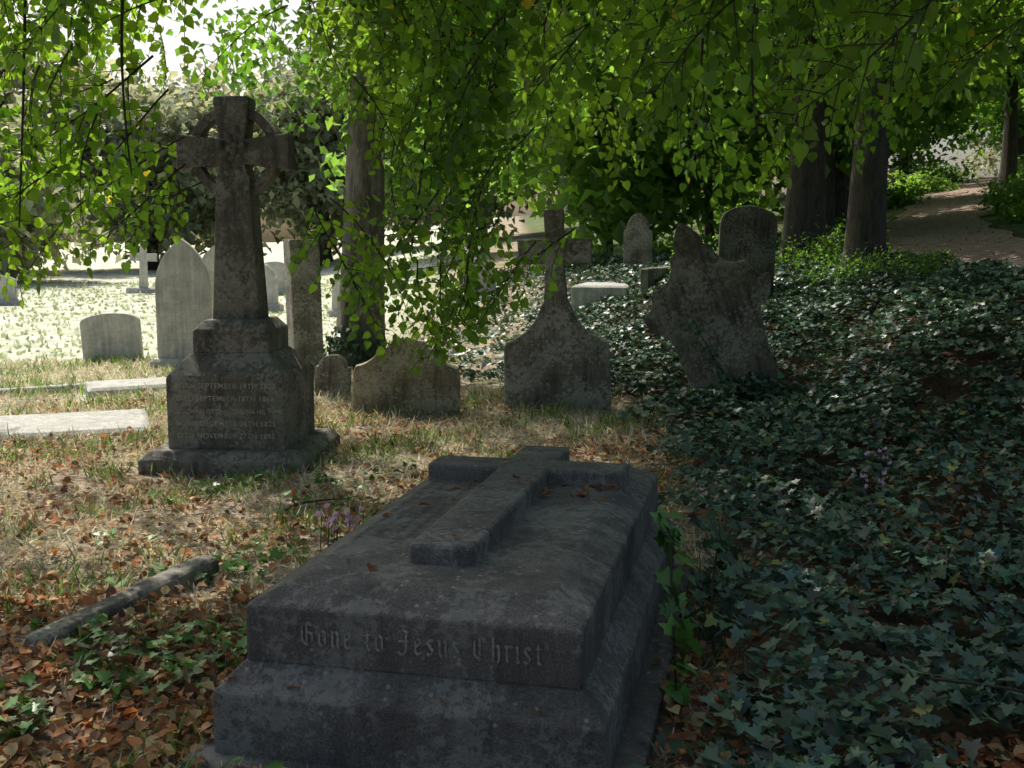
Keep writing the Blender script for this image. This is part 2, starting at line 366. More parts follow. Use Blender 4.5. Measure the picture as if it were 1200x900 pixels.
bmobj('carved_boss',bm,M_mon,G,0)
lines=["BORN SEPTEMBER 14TH 1820","DIED SEPTEMBER 18TH 1868","ALSO CHARLOTTE GEORGINA HIS WIFE","BORN DECEMBER 16TH 1825","DIED NOVEMBER 27TH 1892"]
for k,s in enumerate(lines):
    text(G,s,(0,-.4065,.575-.085*k),.05 if k!=2 else .04,M_letter,sx=1.0)
# ------------------------------------------------------------ headstones
def sym(h): return h+[(-x,z) for x,z in h[::-1] if abs(x)>1e-6]
def shape(kind,w,h):
    a=w/2
    if kind=='round': hf=[(a,-.25),(a,h-a)]+[(a*math.cos(t),h-a+a*math.sin(t)) for t in np.linspace(.2,math.pi/2,9)]
    elif kind=='gothic':
        hf=[(a,-.25),(a,h*.62)]+[(-a+2*a*math.cos(t),h*.62+(h*.38)/(math.sin(math.pi/3))*math.sin(t)) for t in np.linspace(.15,math.pi/3,8)]
        hf[-1]=(0,h)
    elif kind=='segment': hf=[(a,-.25),(a,h*.82)]+[(a*math.cos(t),h*.82+h*.18*math.sin(t)) for t in np.linspace(.25,math.pi/2,8)]
    elif kind=='shoulder': hf=[(a,-.25),(a,h*.72),(a*.8,h*.72)]+[(a*.8*math.cos(t),h*.72+h*.28*math.sin(t)) for t in np.linspace(.2,math.pi/2,8)]
    elif kind=='square': hf=[(a,-.25),(a,h),(0,h)]
    elif kind=='cross': hf=[(a*.36,-.25),(a*.26,h*.6),(a,h*.6),(a,h*.75),(a*.24,h*.75),(a*.22,h),(0,h)]
    return sym(hf)
def headstone(name,kind,x,y,w,h,yaw=0,lean=0,back=0,mat=M_pale,t=.12,plinth=True,writing=True,outline=None,z=None):
    e=empty(name,(x,y,Hs(x,y) if z is None else z),rad(yaw),rad(lean),rad(back))
    bm=bmesh.new(); prism(bm,outline or shape(kind,w,h),t); bmobj('stone',bm,mat,e,.01)
    if plinth:
        bm=bmesh.new(); loft(bm,[(-w*.62,w*.62,-.16,.16,-.2),(-w*.62,w*.62,-.16,.16,.1),(-w*.56,w*.56,-.12,.12,.14)]); bmobj('plinth',bm,mat,e,.01)
    if writing and kind!='cross': marks(e,-w*.36,w*.36,h*.2,h*.66,-t/2-.002,max(3,int(h*7)),M_cutp if mat==M_pale else M_cut,.02)
    return e
def arc(p,q,bul,n=5):
    p=np.array(p);q=np.array(q);d=q-p;nr=np.array([-d[1],d[0]])
    return [tuple(p+d*t+nr*bul*4*t*(1-t)) for t in np.linspace(0,1,n)]
hb=[(.49,-.2),(.475,.5)]+[(.475,.56)]+arc((.45,.60),(.13,.93),.13,7)+[(.105,.97),(.082,1.3),(.32,1.3),(.33,1.52),(.082,1.52),(.09,1.78),(0,1.78)]
headstone('cross_topped_headstone','',.42,10.0,.95,1.0,yaw=-6,lean=-1.5,mat=M_row,t=.15,plinth=False,outline=sym(hb))
ha=[(.49,-.2),(.475,.36)]+arc((.46,.42),(.24,.58),.12,6)+[(.18,.60),(.14,.66),(0,.68)]
headstone('gabled_headstone','',-.95,9.85,.95,.62,yaw=4,lean=2,mat=M_gold,t=.14,plinth=False,outline=sym(ha))
hc=[(.36,-.3),(.38,.5),(.40,.78)]+arc((.42,.84),(.57,1.03),-.15,5)+arc((.58,1.1),(.46,1.18),.25,4)+[(.43,1.24)]+arc((.42,1.27),(.2,1.42),.18,6)+[(.19,1.5),(.13,1.53),(.13,1.6),(.06,1.72),(0,1.78)]
headstone('leaning_headstone','',2.16,10.2,.74,1.35,yaw=-8,lean=-20,back=-3,mat=M_lean,t=.14,plinth=False,outline=sym([(x*1.06,z*1.03) for x,z in hc]),z=-.02)
headstone('headstone','segment',2.92,14.0,.7,1.2,yaw=-8,lean=2,mat=M_dark,plinth=False)
headstone('headstone','gothic',-3.93,13.3,.64,1.56,yaw=5,mat=M_pale)
headstone('headstone','gothic',-4.0,15.0,.62,1.5,yaw=-5,lean=2,mat=M_pale)
headstone('headstone','segment',-5.05,14.0,.72,.62,yaw=8,lean=-3,mat=M_pale,plinth=False)
headstone('headstone','square',-2.35,12.6,.34,1.55,yaw=25,lean=-1,mat=M_row,plinth=False,t=.3,writing=False)
headstone('headstone','shoulder',-1.78,10.9,.34,.42,yaw=-6,lean=3,mat=M_row,plinth=False)
headstone('headstone','shoulder',2.2,19.5,.5,1.0,yaw=-6,mat=M_row)
for (x,y,k,w,h,ya) in [(-10.6,32,'cross',.75,1.5,4),(-5.4,24,'shoulder',.7,1.0,-6),
    (-3.2,22,'segment',.75,.8,5),(-8.6,37,'gothic',.7,1.2,2),(-6.6,31,'segment',.8,.9,-4),(-.6,21,'round',.62,.8,6),(-12,26,'segment',.8,.7,10)]:
    headstone('headstone',k,x,y,w,h,yaw=ya,lean=random.uniform(-3,3),mat=M_pale,writing=False)
def ledger(name,x,y,w,l,h,yaw,mat,tilt=0):
    e=empty(name,(x,y,Hs(x,y)),rad(yaw),rad(tilt))
    bm=bmesh.new(); loft(bm,[(-w/2,w/2,-l/2,l/2,-.15),(-w/2,w/2,-l/2,l/2,h-.03),(-w/2+.05,w/2-.05,-l/2+.05,l/2-.05,h)]); bmobj('slab',bm,mat,e,.008); return e
ledger('ledger_slab',-4.0,8.9,.95,2.0,.07,-70,M_pale,1.5)
ledger('ledger_slab',-3.6,11.7,.7,1.8,.06,-62,M_pale)
ledger('ledger_slab',1.45,17.0,.8,1.9,.2,-12,M_pale)
def kerb(name,p,q,w,h,mat):
    p=Vector(p);q=Vector(q);d=q-p; mid=(p+q)/2
    e=empty(name,(mid.x,mid.y,Hs(mid.x,mid.y)),math.atan2(d.y,d.x)); l=d.length
    bm=bmesh.new(); loft(bm,[(-l/2,l/2,-w/2,w/2,-.15),(-l/2,l/2,-w/2,w/2,h-.02),(-l/2+.02,l/2-.02,-w/2+.02,w/2-.02,h)]); bmobj('kerb_stone',bm,mat,e,.008)
kerb('grave_kerb',(-1.76,3.95),(-1.41,5.0),.12,.075,M_mon)
kerb('grave_kerb',(-5.2,10.9),(-2.9,12.4),.12,.05,M_pale)
kerb('grave_kerb',(1.9,16),(2.9,18.2),.12,.2,M_row)
# ------------------------------------------------------------ scatter
def in_box(x,y,cx,cy,ang,x0,x1,y0,y1):
    dx=x-cx;dy=y-cy;c,s=math.cos(ang),math.sin(ang)
    lx=c*dx+s*dy; ly=-s*dx+c*dy
    return (lx>x0)&(lx<x1)&(ly>y0)&(ly<y1)
def blocked(x,y):
    b=in_box(x,y,-.295,3.02,-PHI,-.64,.64,-.14,2.24)
    b|=in_box(x,y,-1.9,7.78,rad(-4),-.54,.54,-.54,.54)
    b|=in_box(x,y,-4.0,8.9,rad(-70),-.42,.42,-.95,.95)|in_box(x,y,-3.6,11.7,rad(-62),-.3,.3,-.85,.85)
    b|=in_box(x,y,-1.585,4.475,math.atan2(1.05,.35),-.55,.55,-.06,.06)
    return b
def pn(x,y,s,ph=0):
    return .5+.25*(np.sin(x*s+ph)*np.cos(y*s*1.2-ph)+np.sin(x*s*2.3-y*s*1.7+ph*2)*.7)+.12*np.sin(x*s*5+y*s*4.3)
def ivyedge(y): return np.interp(y,[0,2.8,5,6.2,8.5,10.3,10.9,11.5,16,18],[.35,.5,1.0,1.0,1.15,1.25,.3,-.9,-1.2,-1.2])+.12*np.sin(y*4)+.08*np.sin(y*9.1)
def sample(n,x0,x1,y0,y1,pw=1.6):
    x=rng.uniform(x0,x1,n); y=y0+(y1-y0)*rng.uniform(0,1,n)**pw; return x,y
x,y=sample(140000,.2,9.5,2.0,18,1.5)
x2,y2=sample(24000,-1.6,6,10.8,24,1.2)
x=np.r_[x,x2];y=np.r_[y,y2]
onpath=(y>9)&(x>6.0)
vis=(np.abs(x)/np.maximum(y,.1)<.56)
gap=pn(x,y,1.7,2.)<.17
corner=((x-1.55)**2/.16+(y-2.9)**2/.05<1)&(rng.uniform(size=len(x))<.85)
ok=(x>ivyedge(y)+rng.normal(0,.1,len(x)))&~blocked(x,y)&~onpath&vis&~gap&~corner
lit=(pn(x,y,1.1,5.)<.33)&(rng.uniform(size=len(x))<.5)
ok&=~lit
x=x[ok];y=y[ok];n=len(x)
hz=.03+.14*np.clip(pn(x,y,2.6,1.),0,1)+rng.uniform(0,.07,n)
P=np.stack([x,y,H(x,y)+hz],-1)
R=rot(rng.uniform(0,6.28,n),rng.normal(.15,.42,n),rng.normal(0,.42,n))
S=rng.uniform(.026,.066,n)*np.where(y>8,1.15,1)
base=np.array([.062,.108,.07]); C=base*rng.uniform(.4,1.75,(n,1))*(1+rng.normal(0,.1,(n,3)))*(.75+.5*pn(x,y,1.3,.4))[:,None]
yl=rng.uniform(size=n)<.01; C[yl]=(.24,.26,.06)
v,f,c=scat(*IVY,P,R,S,np.clip(C,.005,1))
link(bpy.data.objects.new('ivy',mesh_np('ivy',v,f,M_ivy,c)))
def strand(name,pts,n,spread,s0=.035,s1=.06,normal=(0,-1,0),mat=M_ivy,cb=(.05,.10,.045)):
    pts=[Vector(p) for p in pts]; parts=[tube(pts,[.005]*len(pts),5)]
    t=rng.uniform(0,len(pts)-1.001,n); k=t.astype(int); fr=t-k
    A=np.array([p[:] for p in pts]); P=A[k]*(1-fr[:,None])+A[k+1]*fr[:,None]+rng.normal(0,spread,(n,3))*np.array([1,.6,1])
    nv=Vector(normal).normalized(); yaw=np.full(n,math.atan2(nv.y,nv.x))+rng.normal(0,.5,n)
    R=rot(yaw,rng.normal(.9,.35,n),rng.normal(0,.5,n))
    C=np.array(cb)*rng.uniform(.6,1.7,(n,1))
    v,f,c=scat(*IVY,P,R,rng.uniform(s0,s1,n),C)
    o=bpy.data.objects.new(name,mesh_np(name,v,f,mat,c)); link(o)
    v,f=parts[0]; s=bpy.data.objects.new('stem',mesh_np('stem',v,f,M_twig)); link(s,o)
strand('ivy_strand',[(.53,3.4,.05),(.53,3.5,.26),(.55,3.72,.36),(.58,3.9,.48),(.54,4.05,.55)],46,.028,.045,.085,(.97,-.22,0),cb=(.08,.17,.035))
strand('ivy_strand',[(.72,3.8,.05),(.78,4.2,.2),(.88,4.6,.26),(.92,5.0,.25)],70,.045,.04,.07,(.97,-.22,0))
strand('ivy_strand',[(1.62,9.98,.85),(1.78,9.98,.55),(1.95,10.0,.3),(2.1,10.0,.12),(2.4,9.98,.05)],110,.035,.035,.055,(0,-1,0))
strand('ivy_strand',[(1.6,9.95,.0),(1.9,9.95,.06),(2.3,9.9,.1),(2.6,10,.12)],150,.07,.04,.06,(0,-1,0))
strand('ivy_strand',[(-2.3,12.9,.1),(-2.1,12.85,.3),(-1.9,12.85,.4),(-1.7,12.85,.2),(-1.4,12.9,.1)],260,.12,.05,.08,(0,-1,0))
def grass(name,n,x0,x1,y0,y1,pw,cfun,len0,len1,wid,tilt,mask):
    x,y=sample(n,x0,x1,y0,y1,pw); k=mask(x,y)&~blocked(x,y)&(np.abs(x)/y<.56); x=x[k];y=y[k];n=len(x)
    P=np.stack([x,y,H(x,y)-.005+rng.uniform(0,.012,n)],-1)
    L_=rng.uniform(len0,len1,n)*(1+.35*(y>8)); R=rot(rng.uniform(0,6.28,n),rng.normal(0,tilt,n),rng.normal(0,tilt,n))
    S=np.stack([wid*np.ones(n)*(1+y*.08),L_,L_],-1)
    v,f,c=scat(*BL,P,R,S,cfun(x,y,n)); link(bpy.data.objects.new(name,mesh_np(name,v,f,M_grass,c)))
def cstraw(x,y,n):
    t=rng.uniform(0,1,(n,1)); return (np.array([.56,.48,.36])*(1-t)+np.array([.78,.72,.6])*t)*rng.uniform(.5,1.1,(n,1))
def cgreen(x,y,n):
    t=rng.uniform(0,1,(n,1)); return (np.array([.08,.16,.035])*(1-t)+np.array([.26,.38,.1])*t)*rng.uniform(.7,1.2,(n,1))
left=lambda x,y:(x<ivyedge(y)+.1+rng.normal(0,.12,len(x)))
grass('dry_grass',100000,-6.5,1.6,2.6,14,1.3,cstraw,.04,.11,.1,1.1,lambda x,y:left(x,y)&~((y<4.4)&(rng.uniform(size=len(x))<.5))&(pn(x,y,1.9,.7)>.22))
grass('green_grass',46000,-6.5,1.6,2.6,14,1.3,cgreen,.04,.14,.1,.45,lambda x,y:left(x,y)&(pn(x,y,2.3,3.1)>.57))
grass('meadow_grass',12000,-24,-1,13,40,1.3,lambda x,y,n:np.clip(cstraw(x,y,n)*.55+np.array([.12,.2,.1]),0,.85),.04,.09,.35,.9,lambda x,y:(x<-1.2))  # blades kept pale too, sunlit brightness put into their colour
def litter(n,x0,x1,y0,y1,pw,mask,zoff=.02,name='fallen_leaves'):
    x,y=sample(n,x0,x1,y0,y1,pw); k=mask(x,y); x=x[k];y=y[k];n=len(x)
    z=H(x,y)+zoff+rng.uniform(0,.03,n)
    P=np.stack([x,y,z],-1); R=rot(rng.uniform(0,6.28,n),rng.normal(0,.4,n),rng.normal(0,.4,n))
    pal=np.array([(.38,.18,.07),(.27,.12,.05),(.16,.085,.05),(.42,.26,.12),(.5,.4,.2),(.42,.18,.07),(.22,.13,.08)])
    C=pal[rng.integers(0,len(pal),n)]*rng.uniform(.55,1.3,(n,1))
    v,f,c=scat(*DRY,P,R,rng.uniform(.022,.06,n),C); link(bpy.data.objects.new(name,mesh_np(name,v,f,M_dry,c)))
dens=lambda x,y:(rng.uniform(size=len(x))<np.clip(pn(x,y,1.5,4.)*1.6-.3,0.04,1))
litter(17000,-4.5,1.5,2.4,10.5,1.2,lambda x,y:~blocked(x,y)&left(x,y)&dens(x,y))
litter(3800,-2.4,-.5,2.4,4.6,1.,lambda x,y:~blocked(x,y))
litter(6000,.4,4.5,2.2,8,1.3,lambda x,y:~blocked(x,y)&(x>.45)&((pn(x,y,1.1,5.)<.36)|(rng.uniform(size=len(x))<.12)),.06)
litter(700,1.15,1.95,2.65,3.15,1.,lambda x,y:x>0,.05)
litter(9000,5,22,9,50,1.,lambda x,y:(rng.uniform(size=len(x))<.6),.045)
for k,(p,q,r_) in enumerate([((2.6,8.6),(3.5,9.0),.012),((1.5,4.7),(1.9,5.3),.008),((1.2,3.3),(1.7,3.15),.007),((-1.3,6.2),(-.9,6.6),.007),((3.2,6.6),(3.7,7.3),.01)]):
    pts=[(p[0]+(q[0]-p[0])*t+.03*math.sin(t*9+k),p[1]+(q[1]-p[1])*t,Hs(p[0]+(q[0]-p[0])*t,p[1]+(q[1]-p[1])*t)+(.19 if p[0]>0 else .03)+.02*math.sin(t*5)) for t in np.linspace(0,1,8)]
    v,f=tube(pts,list(np.linspace(r_,r_*.4,8)),6); link(bpy.data.objects.new('fallen_stick',mesh_np('stick',v,f,M_twig,smooth=True)))
px=[]
for k in range(46):
    if k<26: lx,ly,lz=random.uniform(-.3,.37),random.uniform(1.3,1.52),.552
    elif k<34: lx,ly,lz=random.uniform(-.36,.36),random.uniform(.2,1.3),.555
    else: lx,ly,lz=random.uniform(.12,.4),random.uniform(1.3,1.5),.555
    if abs(lx)<.11: continue
    px.append((lx,ly,lz))
for k in range(7): px.append((random.uniform(-.55,.55),-.05,.275))
for k in range(7): px.append((random.uniform(-.1,.1),random.uniform(.4,1.9),.618))
P=np.array(px); n=len(P); R=rot(rng.uniform(0,6.28,n),rng.normal(0,.25,n),rng.normal(0,.25,n)); pal=np.array([(.34,.14,.045),(.4,.24,.09),(.2,.09,.04)])
v,f,c=scat(*DRY,P,R,rng.uniform(.018,.045,n),pal[rng.integers(0,3,n)]); link(bpy.data.objects.new('leaves_on_tomb',mesh_np('lt',v,f,M_dry,c)),T)
def gplant(n,x0,x1,y0,y1,s,ph,th,s0,s1):
    x,y=sample(n,x0,x1,y0,y1,1.); k=~blocked(x,y)&(pn(x,y,s,ph)>th); x=x[k];y=y[k];n=len(x)
    P=np.stack([x,y,H(x,y)+rng.uniform(.02,.08,n)],-1); R=rot(rng.uniform(0,6.28,n),rng.normal(.1,.4,n),rng.normal(0,.4,n))
    C=np.array([.085,.18,.035])*rng.uniform(.6,1.7,(n,1)); v,f,c=scat(*IVY,P,R,rng.uniform(s0,s1,n),C); link(bpy.data.objects.new('ground_ivy_plant',mesh_np('gi',v,f,M_ivy,c)))
gplant(2300,-2.4,-.6,2.6,4.2,2.2,1.5,.56,.025,.055)
gplant(1300,-2.2,-.4,4.6,7.4,3.,2.5,.66,.03,.055)
def cyclamen(cx,cy,n,sp):
    pet=(np.array([(0,0,0),(.3,.3,.5),(0,0,1.1),(-.3,.3,.5)]),np.array([(0,1,2),(0,2,3)]))
    m=5*n; bx=cx+rng.normal(0,sp,n); by=cy+rng.normal(0,sp,n); hz=rng.uniform(.13,.22,n)
    P=np.repeat(np.stack([bx,by,H(bx,by)+hz],-1),5,0); R=rot(np.tile(np.arange(5)*1.2566,n)+rng.normal(0,.2,m),rng.normal(.0,.3,m),rng.normal(-.3,.2,m))
    C=np.array([.85,.56,.92])*rng.uniform(.85,1.05,(m,1)); v,f,c=scat(*pet,P,R,rng.uniform(.02,.03,m),C)
    o=link(bpy.data.objects.new('cyclamen',mesh_np('cy',v,f,M_grass,c)))
    st=[tube([(bx[k],by[k],Hs(bx[k],by[k])),(bx[k]+.01,by[k],Hs(bx[k],by[k])+hz[k])],[.002,.002],5) for k in range(n)]
    v,f=cat(st); link(bpy.data.objects.new('stems',mesh_np('st',v,f,M_twig)),o)
cyclamen(-.86,5.35,16,.07); cyclamen(2.05,6.3,7,.05); cyclamen(2.4,6.9,6,.05)
# ------------------------------------------------------------ foliage parts
def make_spray(seed,L0=1.0,nt=11):
    r=np.random.default_rng(seed); parts=[];P=[];Y=[]
    stem=[(L0*t,.05*math.sin(t*4+seed),-.16*t*t*L0) for t in np.linspace(0,1,9)]
    parts.append(tube(stem,list(np.linspace(.008,.002,9)),5))
    def at(t):
        k=min(int(t*8),7); f=t*8-k; a=np.array(stem[k]);b=np.array(stem[k+1]); return a*(1-f)+b*f
    for k in range(nt):
        t=.12+.85*k/nt; p=at(t); s=1 if k%2 else -1; ln=(.36*(1-t)+.12)*r.uniform(.8,1.2); an=s*r.uniform(.6,1.0)
        dz=r.uniform(-.45,.05)
        q=p+np.array([math.cos(an),math.sin(an),dz])*ln; mid=(p+q)/2+np.array([0,0,.03])
        pts=[tuple(p),tuple(mid),tuple(q)]; parts.append(tube(pts,[.004,.003,.0015],4))
        m=max(3,int(ln/.06))
        for j in range(m):
            tt=(j+1)/m; pos=p*(1-tt)+q*tt; ss=1 if j%2 else -1
            P.append(pos); Y.append((an+ss*r.uniform(.5,1.2) if j<m-1 else an))
        P.append(p); Y.append(s*1.3+r.normal(0,.3))
    P.append(at(1)); Y.append(0)
    P=np.array(P); n=len(P); Y=np.array(Y)
    R=rot(Y,r.normal(.55,.35,n),r.normal(0,.4,n)); S=r.uniform(.045,.092,n)
    C=np.array([.058,.118,.022])*r.uniform(.7,1.5,(n,1)); yl=r.uniform(size=n)<.012; C[yl]=(.3,.27,.06)
    sv,sf=cat(parts)
    return scat(*LEAF,P,R,S,C),(sv,sf,None)
SPR=[make_spray(s) for s in range(9)]
def make_clump(seed,n,size,tpl=SMALL,col=(.045,.10,.022)):
    r=np.random.default_rng(seed); d=r.normal(0,1,(n,3)); d/=np.linalg.norm(d,axis=1)[:,None]
    P=d*(r.uniform(.1,1,(n,1))**.5)*np.array([1,1,.6]); P*= (1+.25*np.sin(P[:,:1]*6+seed)+.2*np.cos(P[:,1:2]*7))
    R=rot(r.uniform(0,6.28,n),r.normal(.5,.5,n),r.normal(0,.5,n))
    C=np.array(col)*r.uniform(.6,1.5,(n,1))
    return scat(*tpl,P,R,r.uniform(*size,n),C)
CL=[make_clump(s,260,(.08,.14),col=(.055,.12,.025)) for s in range(5)]
CS=[make_clump(70+s,230,(.13,.22),col=(.055,.12,.025)) for s in range(3)]
CLF=[make_clump(20+s,200,(.15,.27),col=(.07,.14,.035)) for s in range(4)]
CLH=[make_clump(40+s,220,(.15,.27),col=(.22,.26,.2)) for s in range(4)]  # pale leaf colour stands in for haze in the distance
def XF(p,sc,rr=random):
    return Matrix.Translation(p)@Euler((rr.uniform(-.4,.4),rr.uniform(-.4,.4),rr.uniform(0,6.28))).to_matrix().to_4x4()@Matrix.Scale(sc,4)
def tree(name,x,y,r0,hgt,lean=(0,0),limbs=7,clumps=60,cr_r=3.5,z0=3.,seed=0,lib=None,sc=(.9,1.5),wob=.07,bark=None,flare=.5,mat=None,lt=.35):
    rr=random.Random(seed); z=Hs(x,y)
    n=14; pts=[];rd=[]
    for k in range(n):
        t=k/(n-1); pts.append((x+lean[0]*t+.08*math.sin(t*5+seed),y+lean[1]*t+.08*math.cos(t*4+seed),z-.2+hgt*t)); rd.append(r0*(1.0-.72*t)+(r0*flare*math.exp(-t*20)))
    parts=[tube(pts,rd,18,wob,seed)]
    tips=[]
    for k in range(limbs):
        t=rr.uniform(lt,.95); b=Vector(pts[int(t*(n-1))]); a=2*math.pi*k/limbs+rr.uniform(-.4,.4); ln=cr_r*rr.uniform(.6,1.)
        e=b+Vector((math.cos(a)*ln,math.sin(a)*ln,ln*rr.uniform(.1,.6))); m=(b+e)/2+Vector((0,0,ln*.25))
        pp=bez(b,m,e,8); parts.append(tube(pp,list(np.linspace(r0*.35,.02,8)),8,.04,k)); tips+=pp[3:]
    v,f=cat(parts)
    v=v-np.array([x,y,z]); o=bpy.data.objects.new(name,mesh_np(name,v,f,bark or M_bark,smooth=True)); link(o); o.location=(x,y,z)
    lib=lib or CLF; A=Acc()
    for k in range(clumps):
        a=rr.uniform(0,6.283); u=rr.uniform(-1,1); q=math.sqrt(1-u*u); rad_=rr.uniform(.45,1.)
        cz=z0+(hgt+1.2-z0)/2; hz=(hgt+1.8-z0)/2
        p=Vector((lean[0]+math.cos(a)*q*cr_r*rad_,lean[1]+math.sin(a)*q*cr_r*rad_,cz+u*hz*rad_))
        if rr.random()<.25 and tips: p=rr.choice(tips)-Vector((x,y,z))
        A.add(rr.choice(lib),XF(p,rr.uniform(*sc),rr),tint())
    A.obj('foliage',mat or M_far,o)
    return o
# ------------------------------------------------------------ overhanging lime (trunk right of view)
OT=tree('lime_tree',6.3,5.2,.36,10,limbs=5,clumps=0,cr_r=3,seed=3)
org=Vector(OT.location)
lp=[]
for (e,m) in [((-2.6,5.2,3.9),(2,6,5.6)),((-.6,5.6,3.6),(3,6,5.2)),((1.6,7.8,3.8),(4,6.6,5)),((-3.2,8.5,5.6),(1,7.5,6.8)),((-4.2,6.5,4.8),(1,5,6.8)),((.3,10.5,5.0),(3,8,6.4)),((2,3.0,4.6),(4,4,5.6))]:
    pp=bez((6.3,5.2,4.2),m,e,14); lp.append(tube(pp,list(np.linspace(.12,.015,14)),8,.04,len(lp)))
for (a,m,e) in [((-.2,5.4,3.7),(-.3,5.1,2.6),(-.45,5.0,1.5)),((.6,5.6,3.8),(.1,5.2,3.1),(-.1,5.1,2.1)),((-2.2,5.3,3.9),(-2.1,5.1,3.1),(-2.2,5.0,1.6)),((-1.6,5.5,3.8),(-1.9,5.3,2.8),(-1.75,5.2,1.8)),((1.6,6.5,3.8),(1.2,6.2,2.9),(1.3,6.0,2.1)),((2.6,6.5,3.8),(2.2,6.3,3.2),(1.9,6.1,2.4))]:
    lp.append(tube(bez(a,m,e,12),list(np.linspace(.014,.004,12)),6,.04,len(lp)))
v,f=cat(lp); v=v-np.array(org[:]); link(bpy.data.objects.new('limbs',mesh_np('limbs',v,f,M_bark,smooth=True)),OT)
AL=Acc(); AT=Acc(); AC=Acc()
def spray(tip,yaw,pitch,roll,sc):
    L_=1.0*sc; d=Vector((math.cos(yaw)*math.cos(pitch),math.sin(yaw)*math.cos(pitch),-math.sin(pitch)))
    o=Vector(tip)-d*L_
    a,b=random.choice(SPR); M=Matrix.Translation(o-org)@Matrix.Rotation(yaw,4,'Z')@Matrix.Rotation(pitch,4,'Y')@Matrix.Rotation(roll,4,'X')@Matrix.Scale(sc,4)
    AL.add(a,M,tint()); AT.add(b,M)
zx=[-3.4,-2.6,-2.3,-1.9,-1.8,-1.7,-1.5,-1.1,-.85,-.74,-.62,-.4,-.2,-.1,.0,.3,.7,1.2,1.5,1.8,2.4,3.2]
zz=[1.2,1.08,1.05,1.2,1.4,2.0,2.45,2.5,2.2,1.4,1.05,.98,1.12,1.5,1.9,2.0,1.9,1.9,2.1,2.35,2.4,2.4]
def curtain(n,y0,y1,x0,x1,top,pw,zlow,pit=(.5,1.25),sc=(.7,1.05)):
    for k in range(n):
        x=random.uniform(x0,x1); y=random.uniform(y0,y1); zl=zlow(x); z=zl+(top-zl)*random.random()**pw
        if z>top: continue
        spray((x,y,z),random.choice([random.uniform(2.2,4.2),random.uniform(0,6.28)]),random.uniform(*pit),random.uniform(-1.3,1.3),random.uniform(*sc))
ZL=lambda x:np.interp(x,zx,zz)
curtain(82,4.5,5.7,-3.3,-1.9,3.3,.95,ZL,sc=(.5,.85),pit=(.35,1.15))
curtain(42,4.8,5.3,-.74,-.16,2.4,1.0,ZL,sc=(.45,.72),pit=(.6,1.35))
curtain(155,4.6,5.8,-2.2,2.9,3.4,.6,lambda x:max(2.05,ZL(x)))
curtain(40,7.5,11,-6.0,-2.6,4.2,.8,lambda x:2.75,sc=(.8,1.2),pit=(.3,1.1))
curtain(170,7.5,10.5,-1.4,5.0,4.0,.75,lambda x:np.interp(x,[-2,-.7,-.2,.1,.7,1,2,2.6,3.1,3.6,5],[2.7,2.2,1.9,2.1,2.1,1.85,2.0,1.9,2.2,2.7,3.0]),sc=(.8,1.2))
def shades_left(x,y,z):
    k=z-2.2; xx=x+.445*k; yy=y-.71*k
    return -3.9<xx<-1.35 and 3.6<yy<6.7
for k in range(90):
    x=random.uniform(-4.2,9); y=random.uniform(-2,13.5); z=random.uniform(4.4,8.0)
    if shades_left(x,y,z): continue
    if x<-1.4 and y>6.5 and random.random()<.9: continue
    if x<-3 and random.random()<.6: continue
    if y>9 and x<2 and random.random()<.75: continue
    AC.add(random.choice(CL),XF(Vector((x,y,z))-org,random.uniform(.8,1.2)),tint())
for (n,x0,x1,y0,y1,za,zb) in ((46,-.7,1.1,2.4,5.4,4.4,5.7),(54,1.1,5.0,2.2,9.0,6.0,8.4)):  # unseen leaf clumps added up the sun line to shade tomb and bank
    for k in range(n):
        z=random.uniform(za,zb); x=random.uniform(x0,x1)-.445*z; y=random.uniform(y0,y1)+.71*z
        AC.add(random.choice(CS),XF(Vector((x,y,z))-org,random.uniform(.7,1.0)),tint())
AL.obj('leaf_sprays',M_leaf,OT); AT.obj('twigs',M_twig,OT); AC.obj('crown_and_shade_clumps',M_far,OT)
# ------------------------------------------------------------ avenue + mid trees
tree('lime_tree',4.5,14.0,.235,9,lean=(.15,.3),clumps=46,cr_r=3.6,z0=2.8,seed=11,lib=CL,sc=(.9,1.3),flare=.3)
tree('lime_tree',4.35,17.0,.2,9,lean=(.0,.3),clumps=38,cr_r=3.4,z0=2.6,seed=12,lib=CL,sc=(.9,1.3),flare=.3)
tree('lime_tree',4.95,18.6,.22,9,lean=(-.2,.3),clumps=34,cr_r=3.4,z0=2.8,seed=13,lib=CL,sc=(1,1.4),flare=.3)
tree('old_tree',-1.95,13.2,.27,8,lean=(.75,.3),clumps=38,cr_r=3.2,z0=2.9,seed=14,lib=CL,sc=(.9,1.3),wob=.12,bark=M_oldbark,lt=.62,limbs=5)
for k,(x,y,h,cr_,z0,nc,r0) in enumerate([(7.0,25,10,4,2.4,42,.26),(9.0,31,10,4,2.2,40,.28),(12.0,39,11,4.5,1.5,44,.28),(18.0,41,11,4.5,2.6,40,.28),(13.6,24,10,4,2.8,38,.28),(11.2,17.5,10,3.8,3.2,38,.28),(24,53,12,5,1,44,.28),(17,54,12,4,1,44,.28),(2.2,26,8,3.8,.6,55,.1),(-2.0,38,9,4.5,1.4,42,.14),(5.4,31,9,4.5,.6,60,.12),(9.5,44,9,5,.6,55,.2),(24,42,10,5,.8,50,.25),(19.5,32,10,4.5,1.5,44,.28),(22,63,13,5,.5,50,.3),(31,66,13,5,.5,50,.3)]):
    tree('lime_tree',x,y,r0,h,clumps=nc,cr_r=cr_,z0=z0,seed=30+k,sc=(1.3,2.0))
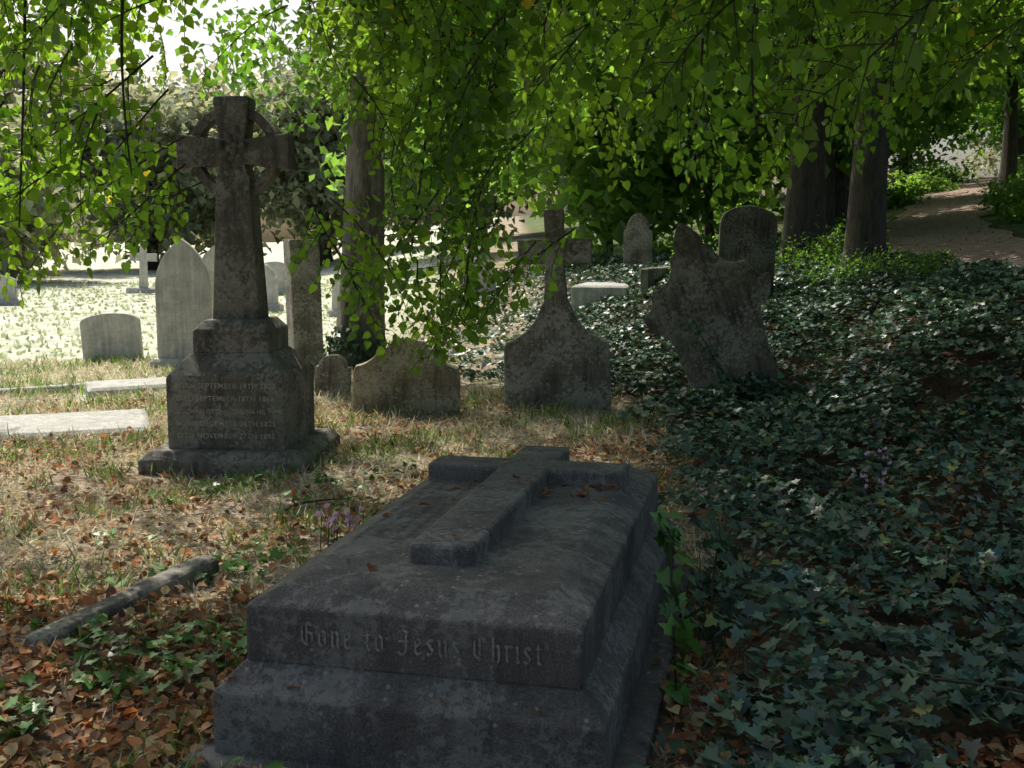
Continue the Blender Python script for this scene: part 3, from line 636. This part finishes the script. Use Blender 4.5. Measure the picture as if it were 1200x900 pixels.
for k,(x,y,h,cr_,z0,nc) in enumerate([(-9,54,9,5,.8,60),(-18,56,9,6,.8,70),(-27,54,9.5,6,.8,60),(-36,50,9,6,.8,50),(-3,60,10,6,.8,55),(6,64,12,6,.5,60),(14,70,13,7,.5,60),(26,84,15,8,.5,70),(38,84,15,8,.5,60),(-19,40,4.5,2.6,1.0,30),(46,64,14,8,.5,50)]):
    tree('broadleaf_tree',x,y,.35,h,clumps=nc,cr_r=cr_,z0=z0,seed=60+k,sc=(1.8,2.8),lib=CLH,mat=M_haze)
for (x,y,s) in [(3.9,13.6,.4),(4.2,13.3,.35),(5.0,13.6,.35),(3.5,15.5,.5),(4.6,16.4,.5),(5.6,18,.6),(3.0,16.5,.5)]:
    e=empty('shrub',(x,y,Hs(x,y))); A=Acc()
    for k in range(3): A.add(random.choice(CL),XF((random.uniform(-.3,.3),random.uniform(-.3,.3),s*.35+.1),s),tint())
    A.obj('foliage',M_far,e)
for (x,y,s) in [(11.2,24.,.6),(12.8,27.5,.8),(10.2,20,.5),(15.2,33,.9),(17.5,37,.9),(21.5,46,1.2),(7.2,26.5,.7),(9.5,33,.9),(12.6,38,1.),(16.5,46,1.2),(6.0,22,.6),(3.6,23,.7),(1.2,22,.6),(20,52,1.3)]:
    e=empty('shrub',(x,y,Hs(x,y))); A=Acc()
    for k in range(5): A.add(random.choice(CLF),XF((random.uniform(-.6,.6),random.uniform(-.6,.6),s*.3),s*.8),tint())
    A.obj('foliage',M_far,e)
# ------------------------------------------------------------ light, sky, camera
az=rad(-32); el=rad(50)
sv=Vector((math.sin(az)*math.cos(el),math.cos(az)*math.cos(el),math.sin(el)))
l=bpy.data.lights.new('sun','SUN'); l.energy=5; l.angle=rad(.5); l.color=(1,.95,.87)
so=bpy.data.objects.new('sun',l); link(so); so.rotation_euler=(-sv).to_track_quat('-Z','Y').to_euler(); so.location=(0,0,30)
w=bpy.data.worlds.new('World'); SC.world=w; w.use_nodes=True; nt=w.node_tree
bg=nt.nodes['Background']; sk=nt.nodes.new('ShaderNodeTexSky'); sk.sky_type='NISHITA'; sk.sun_disc=False; sk.sun_elevation=el; sk.sun_rotation=az%(2*math.pi); sk.dust_density=5; sk.air_density=1.
nt.links.new(sk.outputs[0],bg.inputs[0]); bg.inputs[1].default_value=.15
cam=bpy.data.cameras.new('camera'); cam.lens=39; cam.sensor_width=36; cam.clip_end=1500
co_=bpy.data.objects.new('camera',cam); link(co_); co_.location=(0,0,1.55); co_.rotation_euler=(rad(90-7.45),0,0); SC.camera=co_
SC.view_settings.view_transform='Standard'; SC.view_settings.look='None'; SC.view_settings.exposure=0
